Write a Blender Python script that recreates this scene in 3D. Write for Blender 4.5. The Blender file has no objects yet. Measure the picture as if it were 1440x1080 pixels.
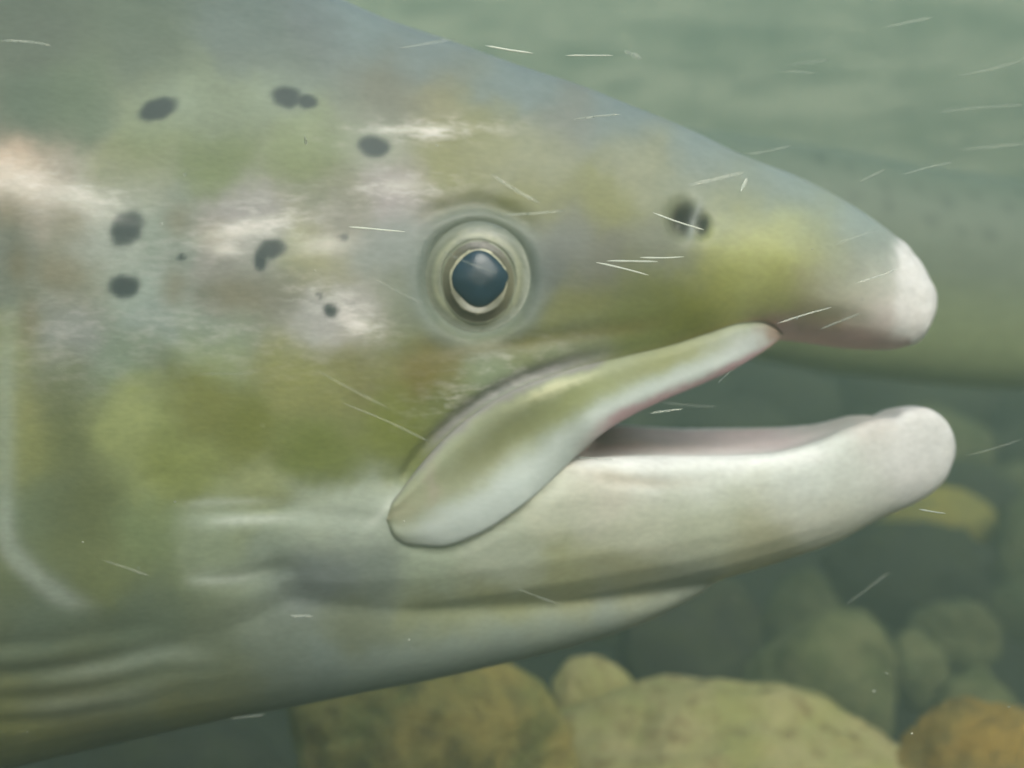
import bpy, bmesh, math, random
import numpy as np
from mathutils import Vector, noise
from mathutils.bvhtree import BVHTree

SC = bpy.context.scene
COL = SC.collection
rad = math.radians

# ------------------------------------------------------------------ camera, sky, sun, exposure
D = 0.30                       # metres from the lens to the plane just in front of the fish's eye
S = 0.22 / 1440.0              # metres per photo pixel on that plane
cam = bpy.data.cameras.new('camera')
cam_o = bpy.data.objects.new('camera', cam); COL.objects.link(cam_o)
cam_o.location = (0, -D, 0); cam_o.rotation_euler = (rad(90), 0, 0)
cam.sensor_width = 36.0; cam.lens = 36.0 * D / 0.22
cam.clip_start = 0.01; cam.clip_end = 60.0
cam.dof.use_dof = True; cam.dof.focus_distance = 0.262; cam.dof.aperture_fstop = 13.0
SC.camera = cam_o

SUN_EL, SUN_AZ = rad(33), rad(160)      # azimuth: clockwise from +Y; behind and to the right of the camera
w = bpy.data.worlds.new('World'); SC.world = w; w.use_nodes = True
nt = w.node_tree
sky = nt.nodes.new('ShaderNodeTexSky'); sky.sky_type = 'NISHITA'; sky.sun_disc = False
sky.sun_elevation = SUN_EL; sky.sun_rotation = SUN_AZ
sky.air_density = 1.0; sky.dust_density = 3.0
bg = nt.nodes['Background']; bg.inputs['Strength'].default_value = 0.15
nt.links.new(sky.outputs[0], bg.inputs['Color'])
sun = bpy.data.lights.new('sun', 'SUN'); sun.energy = 4.4; sun.angle = rad(45); sun.color = (0.98, 0.985, 0.90)
sun_o = bpy.data.objects.new('sun', sun); COL.objects.link(sun_o)
sd = Vector((math.sin(SUN_AZ) * math.cos(SUN_EL), math.cos(SUN_AZ) * math.cos(SUN_EL), math.sin(SUN_EL)))
sun_o.rotation_euler = (-sd).to_track_quat('-Z', 'Y').to_euler(); sun_o.location = (0, 0, 3)

SC.view_settings.view_transform = 'Standard'; SC.view_settings.look = 'None'
SC.view_settings.exposure = 1.88; SC.view_settings.gamma = 1.0; SC.view_settings.use_curve_mapping = False
SC.render.engine = 'CYCLES'
SC.cycles.max_bounces = 6; SC.cycles.diffuse_bounces = 3; SC.cycles.volume_bounces = 2
SC.cycles.transparent_max_bounces = 12; SC.cycles.use_denoising = True
SC.cycles.sample_clamp_indirect = 4.0

# ------------------------------------------------------------------ helpers
def lin(c):
    c = np.asarray(c, float) / 255.0
    return np.where(c <= 0.04045, c / 12.92, ((c + 0.055) / 1.055) ** 2.4)

def P(px, py, dist):
    """world point that stands dist metres ahead of the lens in the direction of a photo pixel"""
    k = S * dist / D
    return Vector(((px - 720) * k, dist - D, (540 - py) * k))

def tag(o, label=None, cat=None, group=None, kind=None):
    if label: o['label'] = label
    if cat: o['category'] = cat
    if group: o['group'] = group
    if kind: o['kind'] = kind
    return o

def empty(name, loc=(0, 0, 0)):
    o = bpy.data.objects.new(name, None); COL.objects.link(o); o.location = loc; o.empty_display_size = 0.02
    return o

def mesh_obj(name, verts, faces, mat, parent=None, smooth=True):
    me = bpy.data.meshes.new(name)
    me.from_pydata([tuple(v) for v in verts], [], [tuple(int(i) for i in f) for f in faces])
    if smooth: me.polygons.foreach_set('use_smooth', [True] * len(me.polygons))
    me.update()
    if mat: me.materials.append(mat)
    o = bpy.data.objects.new(name, me); COL.objects.link(o)
    if parent: o.parent = parent
    return o

def colour_attr(me, cols):
    a = me.color_attributes.new('skin', 'FLOAT_COLOR', 'POINT')
    c = np.zeros((len(me.vertices), 4), np.float32); c[:, :cols.shape[1]] = cols
    a.data.foreach_set('color', c.ravel())

def crom(pts, x):
    """smooth curve through points (x increasing), monotone cubic"""
    pts = sorted(pts); X = np.array([p[0] for p in pts], float); Y = np.array([p[1] for p in pts], float)
    h = np.diff(X); d = np.diff(Y) / h; m = np.zeros(len(X))
    m[0], m[-1] = d[0], d[-1]
    for i in range(1, len(X) - 1):
        if d[i - 1] * d[i] > 0:
            a, b = 2 * h[i] + h[i - 1], h[i] + 2 * h[i - 1]
            m[i] = (a + b) / (a / d[i - 1] + b / d[i])
    x = np.clip(np.asarray(x, float), X[0], X[-1]); k = np.clip(np.searchsorted(X, x) - 1, 0, len(h) - 1)
    t = (x - X[k]) / h[k]
    return ((2*t**3 - 3*t**2 + 1) * Y[k] + (t**3 - 2*t**2 + t) * h[k] * m[k]
            + (-2*t**3 + 3*t**2) * Y[k + 1] + (t**3 - t**2) * h[k] * m[k + 1])

def loft(rings):
    """closed surface through equal rings of points, capped by centre points"""
    n = len(rings[0]); V = [p for r in rings for p in r]; F = []
    for i in range(len(rings) - 1):
        for j in range(n):
            a, b = i * n + j, i * n + (j + 1) % n
            F.append((a, b, b + n, a + n))
    c0 = len(V); V.append(tuple(np.mean(np.array(rings[0]), 0)))
    c1 = len(V); V.append(tuple(np.mean(np.array(rings[-1]), 0)))
    L = (len(rings) - 1) * n
    for j in range(n):
        F.append((c0, (j + 1) % n, j)); F.append((c1, L + j, L + (j + 1) % n))
    return V, F

def node_mat(name):
    m = bpy.data.materials.new(name); m.use_nodes = True
    return m, m.node_tree, m.node_tree.nodes['Principled BSDF']

# ------------------------------------------------------------------ materials
def skin_material(name, rough=0.5, mottle=0.16, bump=0.25, sss=0.0, spec=0.3):
    m, t, b = node_mat(name)
    at = t.nodes.new('ShaderNodeAttribute'); at.attribute_name = 'skin'
    tc = t.nodes.new('ShaderNodeTexCoord')
    mp = t.nodes.new('ShaderNodeMapping'); mp.inputs['Scale'].default_value = (0.45, 1.0, 1.0)
    t.links.new(tc.outputs['Object'], mp.inputs['Vector'])
    n1 = t.nodes.new('ShaderNodeTexNoise'); n1.inputs['Scale'].default_value = 230; n1.inputs['Detail'].default_value = 4
    n2 = t.nodes.new('ShaderNodeTexNoise'); n2.inputs['Scale'].default_value = 1100; n2.inputs['Detail'].default_value = 2
    for n in (n1, n2): t.links.new(mp.outputs[0], n.inputs['Vector'])
    ad = t.nodes.new('ShaderNodeMath'); ad.operation = 'ADD'
    t.links.new(n1.outputs[0], ad.inputs[0]); t.links.new(n2.outputs[0], ad.inputs[1])
    mr = t.nodes.new('ShaderNodeMapRange'); mr.inputs['From Min'].default_value = 0.6; mr.inputs['From Max'].default_value = 1.4
    mr.inputs['To Min'].default_value = 1 - mottle; mr.inputs['To Max'].default_value = 1 + mottle
    t.links.new(ad.outputs[0], mr.inputs['Value'])
    mu = t.nodes.new('ShaderNodeVectorMath'); mu.operation = 'MULTIPLY'
    t.links.new(at.outputs['Color'], mu.inputs[0]); t.links.new(mr.outputs[0], mu.inputs[1])
    sm = t.nodes.new('ShaderNodeMapping'); sm.inputs['Rotation'].default_value = (0, rad(18), 0); sm.inputs['Scale'].default_value = (190, 300, 560)
    t.links.new(tc.outputs['Object'], sm.inputs['Vector'])
    n3 = t.nodes.new('ShaderNodeTexNoise'); n3.inputs['Scale'].default_value = 1.0; n3.inputs['Detail'].default_value = 4; n3.inputs['Roughness'].default_value = 0.6
    t.links.new(sm.outputs[0], n3.inputs['Vector'])
    r3 = t.nodes.new('ShaderNodeMapRange'); r3.inputs['From Min'].default_value = 0.46; r3.inputs['From Max'].default_value = 0.68
    t.links.new(n3.outputs[0], r3.inputs['Value'])
    sv = t.nodes.new('ShaderNodeMath'); sv.operation = 'MULTIPLY'; t.links.new(r3.outputs[0], sv.inputs[0]); t.links.new(at.outputs['Alpha'], sv.inputs[1])
    sx_ = t.nodes.new('ShaderNodeMix'); sx_.data_type = 'RGBA'; sx_.inputs[7].default_value = (0.74, 0.69, 0.66, 1)  # pale silvery glints painted into the base colour
    t.links.new(sv.outputs[0], sx_.inputs[0]); t.links.new(mu.outputs[0], sx_.inputs[6])
    t.links.new(sx_.outputs[2], b.inputs['Base Color'])
    b.inputs['Roughness'].default_value = rough; b.inputs['Specular IOR Level'].default_value = spec
    if sss:
        b.inputs['Subsurface Weight'].default_value = sss; b.inputs['Subsurface Radius'].default_value = (0.004, 0.0025, 0.002)
        b.inputs['Subsurface Scale'].default_value = 1.0
    bp = t.nodes.new('ShaderNodeBump'); bp.inputs['Strength'].default_value = bump; bp.inputs['Distance'].default_value = 0.0006
    t.links.new(ad.outputs[0], bp.inputs['Height']); t.links.new(bp.outputs[0], b.inputs['Normal'])
    return m

def plain(name, rgb, rough=0.5, spec=0.4):
    m, t, b = node_mat(name)
    n = t.nodes.new('ShaderNodeTexNoise'); n.inputs['Scale'].default_value = 400
    tc = t.nodes.new('ShaderNodeTexCoord'); t.links.new(tc.outputs['Object'], n.inputs['Vector'])
    mx = t.nodes.new('ShaderNodeMix'); mx.data_type = 'RGBA'
    mx.inputs[6].default_value = (*[c * 0.8 for c in rgb], 1); mx.inputs[7].default_value = (*[min(1, c * 1.2) for c in rgb], 1)
    t.links.new(n.outputs[0], mx.inputs[0]); t.links.new(mx.outputs[2], b.inputs['Base Color'])
    b.inputs['Roughness'].default_value = rough; b.inputs['Specular IOR Level'].default_value = spec
    return m

def stone_material(name, base, alga, dark, scale=1.0, stretch=1.0, bump=0.8):
    m, t, b = node_mat(name)
    tc = t.nodes.new('ShaderNodeTexCoord'); oi = t.nodes.new('ShaderNodeObjectInfo')
    of = t.nodes.new('ShaderNodeVectorMath'); of.operation = 'ADD'
    mp = t.nodes.new('ShaderNodeMapping'); mp.inputs['Scale'].default_value = (scale * stretch, scale, scale)
    geo = t.nodes.new('ShaderNodeNewGeometry'); t.links.new(geo.outputs['Position'], mp.inputs['Vector']); t.links.new(mp.outputs[0], of.inputs[0]); t.links.new(oi.outputs['Random'], of.inputs[1])
    def nz(scale, det, rough=0.6):
        n = t.nodes.new('ShaderNodeTexNoise'); n.inputs['Scale'].default_value = scale
        n.inputs['Detail'].default_value = det; n.inputs['Roughness'].default_value = rough
        t.links.new(of.outputs[0], n.inputs['Vector']); return n
    a, c, d = nz(38, 6), nz(95, 6, 0.7), nz(420, 4)
    def ramp(src, lo, hi):
        r = t.nodes.new('ShaderNodeMapRange'); r.inputs['From Min'].default_value = lo; r.inputs['From Max'].default_value = hi
        t.links.new(src, r.inputs['Value']); return r.outputs[0]
    m1 = t.nodes.new('ShaderNodeMix'); m1.data_type = 'RGBA'
    m1.inputs[6].default_value = (*base, 1); m1.inputs[7].default_value = (*alga, 1)
    t.links.new(ramp(a.outputs[0], 0.4, 0.62), m1.inputs[0])
    m2 = t.nodes.new('ShaderNodeMix'); m2.data_type = 'RGBA'; m2.inputs[7].default_value = (*dark, 1)
    t.links.new(m1.outputs[2], m2.inputs[6]); t.links.new(ramp(c.outputs[0], 0.5, 0.75), m2.inputs[0])
    m3 = t.nodes.new('ShaderNodeVectorMath'); m3.operation = 'MULTIPLY'
    r3 = t.nodes.new('ShaderNodeMapRange'); r3.inputs['To Min'].default_value = 0.7; r3.inputs['To Max'].default_value = 1.3
    t.links.new(d.outputs[0], r3.inputs['Value'])
    t.links.new(m2.outputs[2], m3.inputs[0]); t.links.new(r3.outputs[0], m3.inputs[1])
    t.links.new(m3.outputs[0], b.inputs['Base Color'])
    b.inputs['Roughness'].default_value = 0.9; b.inputs['Specular IOR Level'].default_value = 0.15
    ad = t.nodes.new('ShaderNodeMath'); ad.operation = 'ADD'
    t.links.new(c.outputs[0], ad.inputs[0]); t.links.new(d.outputs[0], ad.inputs[1])
    bp = t.nodes.new('ShaderNodeBump'); bp.inputs['Strength'].default_value = bump; bp.inputs['Distance'].default_value = 0.004
    t.links.new(ad.outputs[0], bp.inputs['Height']); t.links.new(bp.outputs[0], b.inputs['Normal'])
    return m

M_SKIN = skin_material('salmon_skin', rough=0.45, mottle=0.13, bump=0.07, spec=0.3)
M_LIP = skin_material('lip_skin', rough=0.45, mottle=0.07, bump=0.06)
M_SKIN2 = skin_material('far_fish_skin', rough=0.5)
M_EYE = skin_material('eye_tissue', rough=0.3, mottle=0.14, bump=0.1, spec=0.5)
M_PUPIL = plain('pupil_black', (0.012, 0.034, 0.056), 0.22, 0.5)
M_FIN = plain('fin_membrane', (0.13, 0.13, 0.08), 0.6)
M_STONE = {
    'ochre': stone_material('ochre_stone', (0.48, 0.38, 0.12), (0.30, 0.30, 0.10), (0.16, 0.14, 0.06)),
    'olive': stone_material('olive_stone', (0.50, 0.44, 0.21), (0.40, 0.39, 0.15), (0.21, 0.15, 0.055)),
    'green': stone_material('green_stone', (0.20, 0.21, 0.10), (0.13, 0.155, 0.065), (0.06, 0.07, 0.035)),
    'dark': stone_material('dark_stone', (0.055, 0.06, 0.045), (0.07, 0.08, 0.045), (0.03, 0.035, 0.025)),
    'rust': stone_material('rust_stone', (0.38, 0.25, 0.06), (0.24, 0.19, 0.06), (0.10, 0.08, 0.035)),
    'yellow': stone_material('yellow_stone', (0.44, 0.38, 0.09), (0.36, 0.34, 0.10), (0.30, 0.26, 0.07)),
}
M_BED = stone_material('bed_gravel', (0.05, 0.055, 0.035), (0.04, 0.045, 0.03), (0.02, 0.025, 0.018))
M_BANK = stone_material('bank_silt', (0.40, 0.41, 0.29), (0.17, 0.20, 0.135), (0.07, 0.095, 0.075), scale=0.15, stretch=0.75)

# ------------------------------------------------------------------ the river bed: rises into a bank
BED_D = [(-3.0, -0.17), (0.2, -0.16), (0.5, -0.19), (0.75, -0.215), (0.95, -0.205), (1.15, -0.15), (1.5, -0.04), (2.0, 0.20),
         (2.6, 0.62), (3.2, 1.02), (4.0, 1.10)]
def bed_z(x, d):
    z = float(crom(BED_D, [d])[0])
    z += 0.02 * noise.noise(Vector((x * 2.1, d * 2.1, 3.0))) * min(1.0, abs(d) + 0.2)
    return z
def bed_sheet(name, d0, d1, mat, nx, ny, lift=0.0):
    V = []; F = []
    for j in range(ny):
        for i in range(nx):
            x = -4.0 + 8.0 * i / (nx - 1); d = d0 + (d1 - d0) * j / (ny - 1)
            V.append((x, d - D, lift + bed_z(x, d) + 0.012 * noise.noise(Vector((x * 14, d * 14, 0)))))
    for j in range(ny - 1):
        for i in range(nx - 1):
            a = j * nx + i; F.append((a, a + 1, a + nx + 1, a + nx))
    return tag(mesh_obj(name, V, F, mat), kind='structure')
bed_sheet('riverbed', -2.0, 1.8, M_BED, 100, 80)
bed_sheet('silt_bank', 1.74, 3.9, M_BANK, 130, 90, 0.006)

# ------------------------------------------------------------------ stones
def stone_mesh(name, seed, sub, rough=0.16, flat=0.0, ang=0.0):
    bm = bmesh.new(); bmesh.ops.create_icosphere(bm, subdivisions=sub, radius=1.0)
    rng = random.Random(seed); o = Vector((rng.uniform(-50, 50), rng.uniform(-50, 50), rng.uniform(-50, 50)))
    planes = []
    for _ in range(int(ang)):
        n = Vector((rng.uniform(-1, 1), rng.uniform(-1, 1), rng.uniform(-0.4, 1))).normalized(); planes.append((n, rng.uniform(0.66, 0.88)))
    for v in bm.verts:
        p = v.co.copy()
        for n, c in planes:
            q = p.dot(n)
            if q > c: p -= n * (q - c) * 0.85
        r = 1 + rough * noise.noise(p * 1.3 + o) + rough * 0.45 * noise.noise(p * 3.1 + o) + rough * 0.28 * noise.noise(p * 7 + o) + rough * 0.08 * noise.noise(p * 19 + o)
        v.co = p * r
    for f in bm.faces: f.smooth = True
    me = bpy.data.meshes.new(name); bm.to_mesh(me); bm.free()
    return me

def stone(px0, px1, py0, py1, dist, mat, label, seed, depth=0.8, rough=0.24, ang=0, roll=0.0):
    k = S * dist / D
    rx, rz = (px1 - px0) / 2 * k, (py1 - py0) / 2 * k
    me = stone_mesh('stone', seed, 5 if dist < 0.6 else 4, rough, ang=ang); me.materials.append(M_STONE[mat])
    o = bpy.data.objects.new('stone', me); COL.objects.link(o)
    o.location = P((px0 + px1) / 2, (py0 + py1) / 2, dist)
    o.scale = (rx, (rx + rz) / 2 * depth, rz); o.rotation_euler = (0, roll, 0)
    tag(o, label, 'stone', 'stones lying on the river bed')
    return o

stone(405, 800, 918, 1190, 0.52, 'ochre', 'broad ochre stone half hidden under the salmon\'s throat', 3, rough=0.18, ang=3)
stone(772, 892, 922, 1040, 0.575, 'olive', 'small pale knob of stone between the two big foreground stones', 5, rough=0.12)
stone(728, 1290, 960, 1260, 0.55, 'olive', 'largest stone, pale olive and humped, in the bottom foreground', 12, rough=0.20)
stone(1258, 1560, 988, 1220, 0.53, 'rust', 'rust coloured round stone in the bottom right corner', 17, rough=0.18)
stone(1030, 1264, 848, 1080, 0.74, 'green', 'angular grey green stone behind the largest pale stone', 23, ang=8, roll=rad(-18), rough=0.16)
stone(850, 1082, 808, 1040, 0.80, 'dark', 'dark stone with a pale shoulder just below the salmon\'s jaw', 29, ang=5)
stone(1076, 1188, 812, 930, 0.95, 'green', 'small flat stone wedged above the angular grey green stone', 31)
stone(1268, 1408, 843, 950, 0.90, 'green', 'rounded green stone with a flat top near the right edge', 37, ang=4)
stone(1246, 1330, 884, 1000, 0.82, 'green', 'narrow upright stone leaning against the angular grey green stone', 41, ang=3)
stone(1306, 1430, 934, 1060, 0.74, 'green', 'low mottled stone behind the rust coloured one', 43, ang=4)
stone(1225, 1400, 682, 790, 1.10, 'yellow', 'bright yellow stone just below the tip of the lower jaw', 47, rough=0.10)
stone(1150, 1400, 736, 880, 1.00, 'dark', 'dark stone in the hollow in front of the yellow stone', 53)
stone(1395, 1540, 700, 880, 1.05, 'green', 'shadowy stone cut by the right edge beside the yellow one', 59)
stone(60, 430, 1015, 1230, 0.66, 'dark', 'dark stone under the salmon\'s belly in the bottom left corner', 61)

# cobbles of the far bed and bank
rng = random.Random(8)
far_src = [stone_mesh('bank', 100 + q, 3, 0.16, ang=q % 5) for q in range(8)]
fv, ff, fm, placed, off = [], [], [], [], 0
while len(placed) < 260:
    d = 0.95 + 0.85 * rng.random(); x = rng.uniform(-0.7, 0.7) * d
    r = rng.uniform(0.03, 0.085) * (0.7 + 0.25 * d); px = 720 + x / (S * d / D)
    if d < 1.2 and 980 < px < 1460: placed.append((9, 9, 0)); continue
    if any((x - a_) ** 2 + (d - b_) ** 2 < (0.55 * (r + c_)) ** 2 for a_, b_, c_ in placed): placed.append((9, 9, 0)); continue
    placed.append((x, d, r)); me = far_src[rng.randrange(8)]
    sc_ = Vector((r * rng.uniform(0.9, 1.5), r * rng.uniform(0.8, 1.2), r * rng.uniform(0.5, 0.8))); an = rng.uniform(0, 6.3)
    ca, sa = math.cos(an), math.sin(an); z = bed_z(x, d) + r * 0.15
    for vt in me.vertices:
        p = (vt.co.x * sc_.x, vt.co.y * sc_.y, vt.co.z * sc_.z); fv.append((x + p[0] * ca - p[1] * sa, d - D + p[0] * sa + p[1] * ca, z + p[2]))
    mi = rng.choice((0, 3, 3, 3, 3))
    for pl in me.polygons: ff.append([i + off for i in pl.vertices]); fm.append(mi)
    off += len(me.vertices)
bank = mesh_obj('bank_cobbles', fv, ff, None)
for mn in ('green', 'olive', 'ochre', 'dark'): bank.data.materials.append(M_STONE[mn])
bank.data.polygons.foreach_set('material_index', fm)
tag(bank, kind='stuff')

# ------------------------------------------------------------------ the salmon
YC = 0.040                                   # the plane that splits the fish in two
K = S * (D + YC) / D
def sx(px): return (px - 720) * K
def sz(py): return (540 - py) * K

TOP = [(-3700, 330), (-3000, 190), (-2200, -40), (-1400, -180), (-700, -190), (-300, -165), (0, -120), (200, -75), (350, -38), (470, 0),
       (547, 33), (647, 67), (730, 97), (813, 124), (880, 151), (960, 183), (1043, 222), (1127, 254), (1193, 289), (1243, 322), (1270, 343), (1292, 370), (1308, 396), (1316, 420)]
BOT = [(-3700, 600), (-3000, 760), (-2200, 1000), (-1400, 1160), (-700, 1170), (-300, 1130), (0, 1076), (122, 1047), (244, 1017), (330, 985),
       (450, 920), (560, 850), (680, 770), (760, 700), (820, 632), (870, 582), (930, 541), (1000, 508), (1060, 484), (1093, 478), (1127, 481), (1193, 490), (1243, 492), (1285, 484), (1304, 462), (1316, 430)]
WID = [(-3700, 40), (-3000, 130), (-2200, 240), (-1400, 310), (-700, 322), (-300, 315), (0, 292), (200, 280), (400, 262), (672, 226), (800, 203),
       (900, 182), (1000, 158), (1100, 130), (1200, 98), (1260, 70), (1300, 40), (1316, 12)]
NR = 56
th = np.linspace(0, 2 * math.pi, NR, endpoint=False)
def ring_u(px):
    t, b, wd = (float(crom(q, [px])[0]) for q in (TOP, BOT, WID))
    c, s_ = np.cos(th), np.sin(th)
    v = (1 - c) / 2
    py = t + (b - t) * v
    f = np.sign(s_) * np.abs(s_) ** 0.80 * (0.86 + 0.22 * v)
    if px > 900:                            # the palate side of the snout is broader than its ridge
        g = min(1.0, (px - 900) / 250.0)
        f = f * (1 - g * 0.12 * (1 - v)) 
    return [(sx(px), YC - wd * K * a, sz(q)) for a, q in zip(f, py)]
xs = np.concatenate([np.linspace(-3700, -300, 40), np.linspace(-260, 1200, 120), np.linspace(1206, 1316, 34)])
uV, uF = loft([ring_u(x) for x in xs])

# throat membrane below the jaw
T_TOP = [(-100, 300), (400, 600), (700, 760), (900, 800), (1012, 806)]
T_BOT = [(-100, 1100), (0, 1076), (122, 1047), (244, 1019), (326, 1001), (428, 982), (517, 964), (614, 946), (738, 919), (808, 902), (894, 875), (960, 845), (1012, 815)]
T_WID = [(-100, 245), (0, 250), (200, 233), (400, 198), (500, 184), (600, 161), (700, 136), (800, 109), (900, 78), (980, 42), (1012, 12)]
def ring_t(px):
    t, b, wd = (float(crom(q, [px])[0]) for q in (T_TOP, T_BOT, T_WID))
    c, s_ = np.cos(th), np.sin(th); v = (1 - c) / 2
    return [(sx(px), YC - wd * K * a, sz(t + (b - t) * q)) for a, q in zip(np.sign(s_) * np.abs(s_) ** 0.7, v)]
tV, tF = loft([ring_t(x) for x in np.linspace(-100, 1012, 90)])

# lower jaw: a trough with a hooked tip
J_BOT = [(250, 850), (300, 868), (400, 897), (497, 905), (594, 897), (672, 883), (789, 862), (894, 842), (960, 827), (1047, 804), (1102, 787), (1168, 765), (1230, 733), (1300, 700), (1327, 676), (1343, 642)]
J_NEAR = [(250, 640), (700, 650), (800, 645), (900, 640), (1000, 640), (1060, 637), (1120, 624), (1170, 604), (1200, 593), (1222, 588), (1240, 588), (1258, 577), (1285, 573), (1308, 581), (1327, 598), (1340, 618), (1343, 628)]
J_FAR = [(250, 600), (700, 598), (880, 596), (977, 601), (1074, 600), (1152, 597), (1191, 589), (1214, 584), (1232, 588), (1243, 584), (1258, 576), (1285, 573), (1308, 581), (1327, 598), (1340, 618), (1343, 628)]
J_WID = [(250, 240), (400, 238), (500, 230), (600, 217), (700, 202), (800, 184), (900, 162), (1000, 138), (1100, 112), (1200, 84), (1250, 68), (1300, 50), (1327, 33), (1343, 8)]
PR = [(0.0, 0.0), (0.24, 0.02), (0.45, 0.075), (0.63, 0.16), (0.78, 0.28), (0.89, 0.43), (0.96, 0.60), (1.0, 0.78), (0.985, 0.90), (0.93, 0.975), (0.85, 1.0), (0.76, 0.99), (0.62, 0.965), (0.42, 0.95), (0.2, 0.96), (0.0, 0.965)]
def ring_j(px):
    b, zn, zf, wd = (float(crom(q, [px])[0]) for q in (J_BOT, J_NEAR, J_FAR, J_WID))
    tip = min(1.0, max(0.0, (px - 1080) / 120.0))
    out = []
    def pt(side, a, v):
        if a < 0.80 and v > 0.5: v = v + (1.0 + 0.02 * (1 - a) - v) * tip     # no trough at the hook
        y = YC - side * a * wd * K
        yr = YC - side * 0.85 * wd * K
        rim = (540 - (zn if side > 0 else zf)) * S * (D + yr) / D
        rim0 = 0.5 * ((540 - zn) * S * (D + YC - 0.85 * wd * K) / D + (540 - zf) * S * (D + YC + 0.85 * wd * K) / D)
        rim = rim0 + (rim - rim0) * min(1, a / 0.85)
        bz = sz(b)
        return (sx(px), y, bz + (rim - bz) * v)
    near = [pt(1, a, v) for a, v in PR]
    far = [pt(-1, a, v) for a, v in PR[1:-1]][::-1]
    return near + far
xj = np.concatenate([np.linspace(250, 1150, 80), np.linspace(1156, 1343, 56)])
jV, jF = loft([ring_j(x) for x in xj])

V = list(uV); F = list(uF)
for vv, ff in ((tV, tF), (jV, jF)):
    o_ = len(V); V += vv; F += [tuple(i + o_ for i in f) for f in ff]
tmp = mesh_obj('body_parts', V, F, None)
bm = bmesh.new(); bm.from_mesh(tmp.data); bmesh.ops.recalc_face_normals(bm, faces=bm.faces); bm.to_mesh(tmp.data); bm.free()
rm = tmp.modifiers.new('remesh', 'REMESH'); rm.mode = 'VOXEL'; rm.voxel_size = 0.00075
dg = bpy.context.evaluated_depsgraph_get(); dg.update()
ev = tmp.evaluated_get(dg)
body_me = bpy.data.meshes.new_from_object(ev, depsgraph=dg)
bpy.data.objects.remove(tmp)
body_me.name = 'body'

nV = len(body_me.vertices)
co = np.empty(nV * 3, np.float32); body_me.vertices.foreach_get('co', co); co = co.reshape(-1, 3).astype(np.float64)
ed = np.empty(len(body_me.edges) * 2, np.int32); body_me.edges.foreach_get('vertices', ed); ed = ed.reshape(-1, 2)
deg = np.bincount(ed.ravel(), minlength=nV).astype(float)[:, None]
def lap(a):
    s_ = np.zeros_like(a)
    for k in range(a.shape[1]):
        s_[:, k] = np.bincount(ed[:, 0], a[ed[:, 1], k], nV) + np.bincount(ed[:, 1], a[ed[:, 0], k], nV)
    return s_ / deg - a
for it in range(14):
    co += 0.55 * lap(co); co -= 0.57 * lap(co)
for it in range(3): co += 0.5 * lap(co)

def proj(c):
    """photo pixel of the near-side twin of each vertex (the two flanks carry the same pattern)"""
    y = YC - np.abs(c[:, 1] - YC); k = S * (D + y) / D
    return 720 + c[:, 0] / k, 540 - c[:, 2] / k

def seg_dist(u, v, poly):
    """distance to a polyline, signed (left of its direction on screen positive), and position along it 0..1"""
    best = np.full(u.shape, 1e9); sg = np.zeros(u.shape); tt = np.zeros(u.shape)
    L = np.cumsum([0] + [math.dist(poly[i], poly[i + 1]) for i in range(len(poly) - 1)])
    for i in range(len(poly) - 1):
        (x0, y0), (x1, y1) = poly[i], poly[i + 1]; dx, dy = x1 - x0, y1 - y0; l2 = dx * dx + dy * dy
        t = np.clip(((u - x0) * dx + (v - y0) * dy) / l2, 0, 1)
        d = np.hypot(u - x0 - t * dx, v - y0 - t * dy)
        s_ = np.sign((u - x0) * dy - (v - y0) * dx)
        k = d < best
        best = np.where(k, d, best); sg = np.where(k, s_, sg); tt = np.where(k, (L[i] + t * (L[i + 1] - L[i])) / L[-1], tt)
    return best, sg, tt
def smooth_poly(pts, n=40):
    pts = np.array(pts, float); t = np.concatenate([[0], np.cumsum(np.hypot(*np.diff(pts, axis=0).T))])
    q = np.linspace(0, t[-1], n)
    return list(zip(crom(list(zip(t, pts[:, 0])), q), crom(list(zip(t, pts[:, 1])), q)))
def fade_ends(t, a=0.15, b=0.15):
    return np.clip(t / a, 0, 1) * np.clip((1 - t) / b, 0, 1)

u, v = proj(co)
nr = np.empty(nV * 3, np.float32)
body_me.vertices.foreach_set('co', co.astype(np.float32).ravel()); body_me.update()
body_me.vertices.foreach_get('normal', nr); nr = nr.reshape(-1, 3).astype(np.float64)
flank = np.clip((np.abs(nr[:, 1]) - 0.15) / 0.4, 0, 1)
disp = np.zeros(nV)
MM = 0.001
def gauss(cx, cy, rx, ry, ang=0.0):
    a = rad(ang); dx, dy = u - cx, v - cy
    p, q = dx * math.cos(a) + dy * math.sin(a), -dx * math.sin(a) + dy * math.cos(a)
    return np.exp(-0.5 * ((p / rx) ** 2 + (q / ry) ** 2))
def groove(poly, width, depth, a=0.15, b=0.15):
    global disp
    d, s_, t = seg_dist(u, v, smooth_poly(poly)); disp -= depth * MM * np.exp(-0.5 * (d / width) ** 2) * fade_ends(t, a, b) * flank
def step(poly, width, height, a=0.1, b=0.1, reach=90):
    """raises the skin on one side of a line: a bone edge that overlaps what lies behind"""
    global disp
    d, s_, t = seg_dist(u, v, smooth_poly(poly)); q = 1 / (1 + np.exp(-np.clip(d * s_ / width, -30, 30)))
    disp += height * MM * q * np.exp(-(d / reach) ** 2) * fade_ends(t, a, b) * flank
EX, EY = 672, 392
re = np.hypot((u - EX) / 0.94, v - EY)
# eye socket, its raised rim and the crease above it
disp -= 4.0 * MM * (1 / (1 + np.exp((re - 79) / 4))) * flank
disp += 0.2 * MM * np.exp(-0.5 * ((re - 98) / 12) ** 2) * flank
groove([(575, 330), (620, 296), (670, 286), (720, 300), (762, 340)], 9, 1.3, 0.3, 0.3)
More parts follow.
